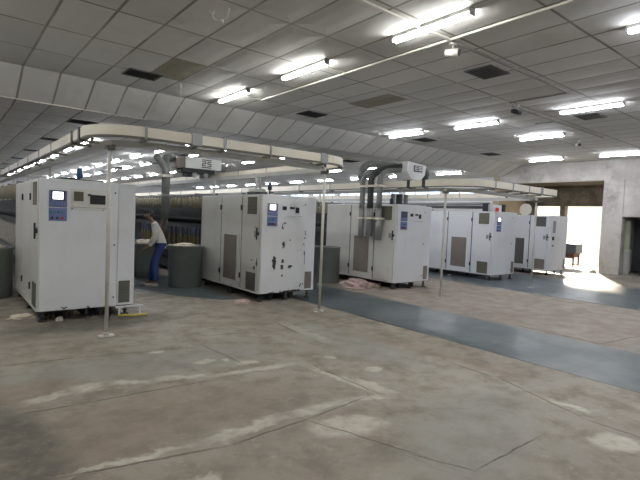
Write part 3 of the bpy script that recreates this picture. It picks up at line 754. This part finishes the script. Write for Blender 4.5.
def fixture(loc, label, mt, rz):
    t = thing('ceiling_fixture', label, 'fixture', loc, rz)
    MB().cyl((0,0,0), (0,0,-.04), .05, 14).cyl((0,0,-.03), (0,0,-.10), .012, 8).build('mount', 'conduit_white', t)
    b = MB().tube([(-.10,0,-.13), (.08,0,-.15)], .05, 14, True, [.045,.055]).build('housing', mt, t)
    MB().tube([(.08,0,-.15), (.10,0,-.152)], .045, 14).build('lens', 'black', b)
fixture((5.5, 4.08, ZC), 'small white camera-like fixture where the ceiling conduits cross', 'conduit_white', -1.2)
fixture((9.25, 5.2, ZC), 'small dark fixture at the end of the grey conduit between the lights', 'dark_metal', -.5)
fixture((14.0, 5.95, ZC), 'small fixture on the far right ceiling near the concrete beam', 'conduit_white', -2.4)
fixture((18.2, 5.3, ZC), 'dark fixture by the concrete beam at the right edge', 'dark_metal', -2.4)
w = MB().tube(arc_path([(2.60,5.55,ZC), (2.60,5.52,ZC-.10), (2.64,5.40,ZC-.16), (2.70,5.34,ZC-.13), (2.72,5.32,ZC)], .05), .009, 6)
w.cyl((2.6,5.55,ZC-.002), (2.6,5.55,ZC-.03), .03, 8).cyl((2.66,5.38,ZC-.18), (2.66,5.38,ZC-.13), .02, 8)
tag(w.build('hanging_wire', 'conduit_white'), 'loose white wires dangling from the ceiling at upper left', 'wire')
w = MB().tube([(3.47,8.66,ZC), (3.475,8.66,ZC-.3), (3.47,8.66,ZC-.75)], .007, 6).box(3.44, 3.50, 8.64, 8.68, ZC-.2, ZC-.1)
tag(w.build('rope', 'pole_cream'), 'pale rope hanging from the ceiling above the left rail', 'rope')

# ------------------------------------------------------------------ person
def skin_mesh(name, joints, edges, mat, parent=None, sub=2, root=0):
    me = bpy.data.meshes.new(name); me.from_pydata([j[0] for j in joints], edges, [])
    o = bpy.data.objects.new(name, me); COL.objects.link(o)
    me.materials.append(M[mat])
    md = o.modifiers.new('skin', 'SKIN'); md.use_smooth_shade = True
    for i, j in enumerate(joints):
        sv = me.skin_vertices[0].data[i]; rx = j[1]; sv.radius = rx if isinstance(rx, tuple) else (rx, rx); sv.use_root = (i == root)
    s2 = o.modifiers.new('sub', 'SUBSURF'); s2.levels = sub; s2.render_levels = sub
    if parent: o.parent = parent
    return o
pr = thing('person', 'person in white shirt and blue trousers leaning over beside the dark bins', 'person', (3.50, 9.86, 0), math.radians(160))
# local +x is the direction the person faces; y to the person's left
J = [((-.10,0,.90),.075), ((-.06,0,1.08),.08), ((.01,0,1.25),.085), ((.07,0,1.35),.052), ((.11,0,1.40),.05), ((.15,0,1.46),.08), ((.16,0,1.53),.07),   # 0-6 pelvis..head
     ((-.10,.07,.84),.058), ((.00,.085,.50),.055), ((-.02,.085,.09),.040), ((.12,.09,.035),.033),      # 7-10 left leg
     ((-.10,-.07,.84),.058), ((.04,-.085,.50),.055), ((.10,-.085,.09),.040), ((.24,-.09,.035),.033),    # 11-14 right leg
     ((.02,.15,1.28),.055), ((.00,.18,1.02),.040), ((.12,.15,.84),.028), ((.17,.14,.80),.025),           # 15-18 left arm
     ((.02,-.15,1.28),.055), ((.02,-.18,1.02),.040), ((.15,-.15,.86),.028), ((.20,-.14,.82),.025)]       # 19-22 right arm
E = [(0,1),(1,2),(2,3),(3,4),(4,5),(5,6),(0,7),(7,8),(8,9),(9,10),(0,11),(11,12),(12,13),(13,14),(2,15),(15,16),(16,17),(17,18),(2,19),(19,20),(20,21),(21,22)]
for hand, sgn in ((18, 1), (22, -1)):
    hx, hy, hz = J[hand][0]
    for k in range(4):
        i = len(J); L = (.034, .04, .037, .028)[k]; dy = (-.024+.016*k)*sgn
        J += [((hx+.045,hy+dy,hz-.012),.0085), ((hx+.045+L,hy+dy*1.15,hz-.03),.008), ((hx+.05+L*1.3,hy+dy*1.15,hz-.06),.007)]
        E += [(hand,i),(i,i+1),(i+1,i+2)]
    i = len(J); J += [((hx+.02,hy-.032*sgn,hz-.012),.0095), ((hx+.05,hy-.045*sgn,hz-.035),.008)]; E += [(hand,i),(i,i+1)]
body = skin_mesh('body', J, E, 'skin', pr)
sh = skin_mesh('shirt', [((-.13,0,.77),.12), ((-.11,0,.90),.124), ((-.07,0,1.06),.112), ((.01,0,1.26),.112), ((.06,0,1.345),.062), ((.02,.155,1.28),.068), ((.00,.182,1.04),.052), ((.12,.152,.845),.036),
    ((.02,-.155,1.28),.068), ((.02,-.182,1.04),.052), ((.15,-.152,.865),.036)], [(0,1),(1,2),(2,3),(3,4),(3,5),(5,6),(6,7),(3,8),(8,9),(9,10)], 'shirt', pr)
tr = skin_mesh('trousers', [((-.10,0,.96),.112), ((-.10,.075,.84),.088), ((.00,.085,.50),.070), ((-.02,.085,.10),.058), ((-.10,-.075,.84),.088), ((.04,-.085,.50),.070), ((.10,-.085,.10),.058)],
    [(0,1),(1,2),(2,3),(0,4),(4,5),(5,6)], 'trouser', pr)
hr = bmesh.new(); bmesh.ops.create_uvsphere(hr, u_segments=20, v_segments=14, radius=1)
bmesh.ops.delete(hr, geom=[v for v in hr.verts if v.co.z < -.45 or (v.co.x > .45 and v.co.z < .35)], context='VERTS')
for v in hr.verts: v.co = Vector((.145 + v.co.x*.105, v.co.y*.09, 1.51 + v.co.z*.105))
me = bpy.data.meshes.new('hair'); hr.to_mesh(me); hr.free(); me.materials.append(M['hair'])
for p in me.polygons: p.use_smooth = True
o = bpy.data.objects.new('hair', me); COL.objects.link(o); o.parent = pr
so = o.modifiers.new('thick', 'SOLIDIFY'); so.thickness = .012
fc = MB().lathe([(.002,0),(.012,.004),(.010,.03),(.004,.045)], (.235,0,1.455), 8).build('nose', 'skin', pr)
for s in (.032, -.032): MB().lathe([(.003,-.008),(.011,-.004),(.011,.004),(.003,.008)], (.222,s,1.50), 8).build('eye', 'hair', pr)
for s in (.088, -.088): MB().box(.13, .165, s-.01, s+.01, 1.46, 1.52, .006).build('ear', 'skin', pr)
MB().box(.218, .228, -.025, .025, 1.42, 1.428, .002).build('mouth', 'rust', pr)
for (x, y) in ((.0,.088), (.12,-.088)):
    MB().box(x-.07, x+.20, y-.048, y+.048, 0.004, .075, .025).build('shoe', 'shoe', pr)

# ------------------------------------------------------------------ floor clutter
def heap(name, loc, sx, sy, sz, mat, label, cat, seed, sub=4, rough=.45):
    bm = bmesh.new(); bmesh.ops.create_icosphere(bm, subdivisions=sub, radius=1); rnd = random.Random(seed)
    from mathutils import noise
    for v in bm.verts:
        n = 1 + rough*noise.noise(v.co*2.3 + Vector((seed, 0, 0))) + rough*.5*noise.noise(v.co*6 + Vector((0, seed, 0)))
        v.co = Vector((v.co.x*sx*n, v.co.y*sy*n, max(v.co.z*sz*n, 0)))
    me = bpy.data.meshes.new(name); bm.to_mesh(me); bm.free(); me.materials.append(M[mat])
    o = bpy.data.objects.new(name, me); COL.objects.link(o); o.location = loc
    return tag(o, label, cat)
heap('cotton_waste_heap', (7.62, 8.02, .003), .34, .36, .17, 'pink_cotton', 'pinkish heap of cotton waste on the floor beside the grey bin', 'waste', 3)
heap('cotton_waste', (4.24, 7.45, 0), .15, .12, .05, 'pink_cotton', 'small scrap of waste by the foot of the chipped cabinet', 'waste', 5, 3)
heap('cotton_waste', (.88, 7.75, 0), .16, .10, .05, 'cotton', 'pale waste scrap by the left front foot of the nearest cabinet', 'waste', 6, 3)
heap('cotton_waste', (1.515, 7.70, 0), .10, .08, .07, 'cotton', 'pale cotton scrap under the front of the nearest cabinet', 'waste', 9, 3)
heap('cotton_waste', (1.275, 7.32, 0), .045, .05, .06, 'cotton', 'pale cotton tuft under the left front of the nearest cabinet', 'waste', 19, 3)
heap('cotton_waste', (8.20, 8.03, 0), .14, .24, .07, 'pink_cotton', 'brownish waste under the cabinet with hoses', 'waste', 12, 3)
heap('cotton_waste', (12.0, 8.6, .003), .06, .05, .04, 'cotton', 'white cotton scrap on the floor under the fourth cabinet', 'waste', 14, 3)
heap('cotton_waste', (18.35, 7.0, 0), .14, .12, .12, 'cotton', 'pale heap at the foot of the concrete pillar by the doorway', 'waste', 15, 3)
yh = MB().tube(arc_path([(2.02,7.17,.02), (2.08,7.08,.05), (2.2,7.05,.03), (2.26,7.14,.02), (2.42,7.12,.02)], .08), .017, 8)
tag(yh.build('yellow_hose', 'yellow_hose'), 'yellow hose end on the floor under the right corner of the nearest cabinet', 'hose')
tag(MB().box(2.0, 2.40, 7.215, 7.262, .13, .15, .004).box(2.04,2.06,7.22,7.255,0,.13).box(2.34,2.36,7.22,7.255,0,.13).build('white_ledge', 'white_paint'), 'small white ledge under the right corner of the nearest cabinet', 'ledge')

# ------------------------------------------------------------------ doorway cart, alcove contents
ct = thing('cart', 'dark grey box on a rusty low frame in the bright doorway, behind the farthest cabinet', 'cart', (20.1, 8.6, 0))
MB().box(-.3, .3, -.36, .5, .58, .96, .02).build('box', 'box_grey', ct)
fr = MB().box(-.28, .28, -.3, .45, .52, .58)
for xx in (-.26, .22):
    for yy in (-.28, .38): fr.box(xx, xx+.05, yy, yy+.05, 0.03, .52)
fr.box(-.26, .27, -.28, -.24, .10, .14).box(-.26, .27, .38, .42, .10, .14).box(-.26, -.22, -.28, .42, .10, .14).box(-.26,-.22,-.28,.42,.36,.40)
fr.build('frame', 'rust', ct)
MB().box(-.2, .2, -.24, .3, .40, .52, .01).build('motor', 'rust', ct)
for xx in (-.24, .24): MB().cyl((xx-.02,-.26,.03), (xx+.02,-.26,.03), .03, 12).cyl((xx-.02,.4,.03), (xx+.02,.4,.03), .03, 12).build('wheel', 'black', ct)
tag(MB().lathe([(.19,.0),(.21,.03),(.21,.82),(.22,.84),(.22,.88),(.19,.89)], (19.25, 6.35, 0), 28).build('drum', 'drum_white'), 'white drum in the alcove right of the concrete pillar', 'drum')
pg = thing('storage_tank', 'tall pale green tank standing on the white drum in the alcove', 'tank', (19.25, 6.35, .89))
MB().lathe([(.16,0),(.17,.02),(.17,1.0),(.13,1.06)], (0,0,0), 28).build('body', 'pale_green', pg)
MB().tube([(-.18,.06,.95), (-.2,.1,.4), (-.19,.02,.05)], .015, 8).build('strap', 'rust', pg)
tag(MB().box(19.0, 19.9, 4.4, 5.75, 0, .62, .02).box(18.99, 19.0, 4.5, 5.65, .1, .52).build('crate', 'crate_blue'), 'dark blue crate in the alcove at the right edge', 'crate')
sf = thing('shelf_frame', 'dark metal shelf frame in the alcove behind the blue crate', 'shelf', (20.3, 5.2, 0))
s = MB()
for xx in (-.2, .2):
    for yy in (-.7, .7): s.box(xx-.02, xx+.02, yy-.02, yy+.02, 0, 1.9)
s.build('posts', 'dark_metal', sf)
for z in (.5, 1.0, 1.5): MB().box(-.2, .2, -.7, .7, z, z+.03).build('shelf', 'grey_metal', sf)
tag(MB().box(20.14, 20.44, 4.8, 5.3, 1.034, 1.32, .02).build('grey_box', 'box_grey'), 'grey box on the alcove shelf', 'box')

# ------------------------------------------------------------------ light and sky
W = bpy.data.worlds.new('sky'); S.world = W; W.use_nodes = True
nt = W.node_tree; nt.nodes.clear()
bg = nt.nodes.new('ShaderNodeBackground'); bg.inputs[0].default_value = (.80, .88, 1., 1); bg.inputs[1].default_value = 2.9
ow = nt.nodes.new('ShaderNodeOutputWorld'); nt.links.new(bg.outputs[0], ow.inputs[0])
sd = bpy.data.lights.new('sun', 'SUN'); sd.energy = 15; sd.angle = math.radians(7); sd.color = (1, .86, .66)
so = bpy.data.objects.new('sun', sd); COL.objects.link(so)
dirs = Vector((.83, .42, .31)).normalized(); so.rotation_euler = dirs.to_track_quat('Z', 'Y').to_euler(); so.location = (40, 15, 20)

# ------------------------------------------------------------------ camera
f_px, yaw, pitch, roll = 470.38, math.radians(38.815), math.radians(-2.675), math.radians(2.349)
cy, sy, cp, sp = math.cos(yaw), math.sin(yaw), math.cos(pitch), math.sin(pitch)
f = Vector((sy*cp, cy*cp, sp)); r = Vector((cy, -sy, 0)); u = r.cross(f)
r2 = r*math.cos(roll) + u*math.sin(roll); u2 = u*math.cos(roll) - r*math.sin(roll)
cd = bpy.data.cameras.new('camera'); cd.sensor_fit = 'HORIZONTAL'; cd.sensor_width = 36; cd.lens = 36*f_px/640; cd.clip_end = 200; cd.clip_start = .05
co = bpy.data.objects.new('camera', cd); COL.objects.link(co)
mw = Matrix((( r2.x, u2.x, -f.x, 0), (r2.y, u2.y, -f.y, 0), (r2.z, u2.z, -f.z, 1.58), (0,0,0,1)))
co.matrix_world = mw
S.camera = co
vs = S.view_settings; vs.view_transform = 'Standard'; vs.look = 'None'; vs.exposure = 0.40; vs.gamma = 1; vs.use_curve_mapping = False
S.cycles.max_bounces = 8; S.cycles.diffuse_bounces = 4; S.cycles.sample_clamp_indirect = 8
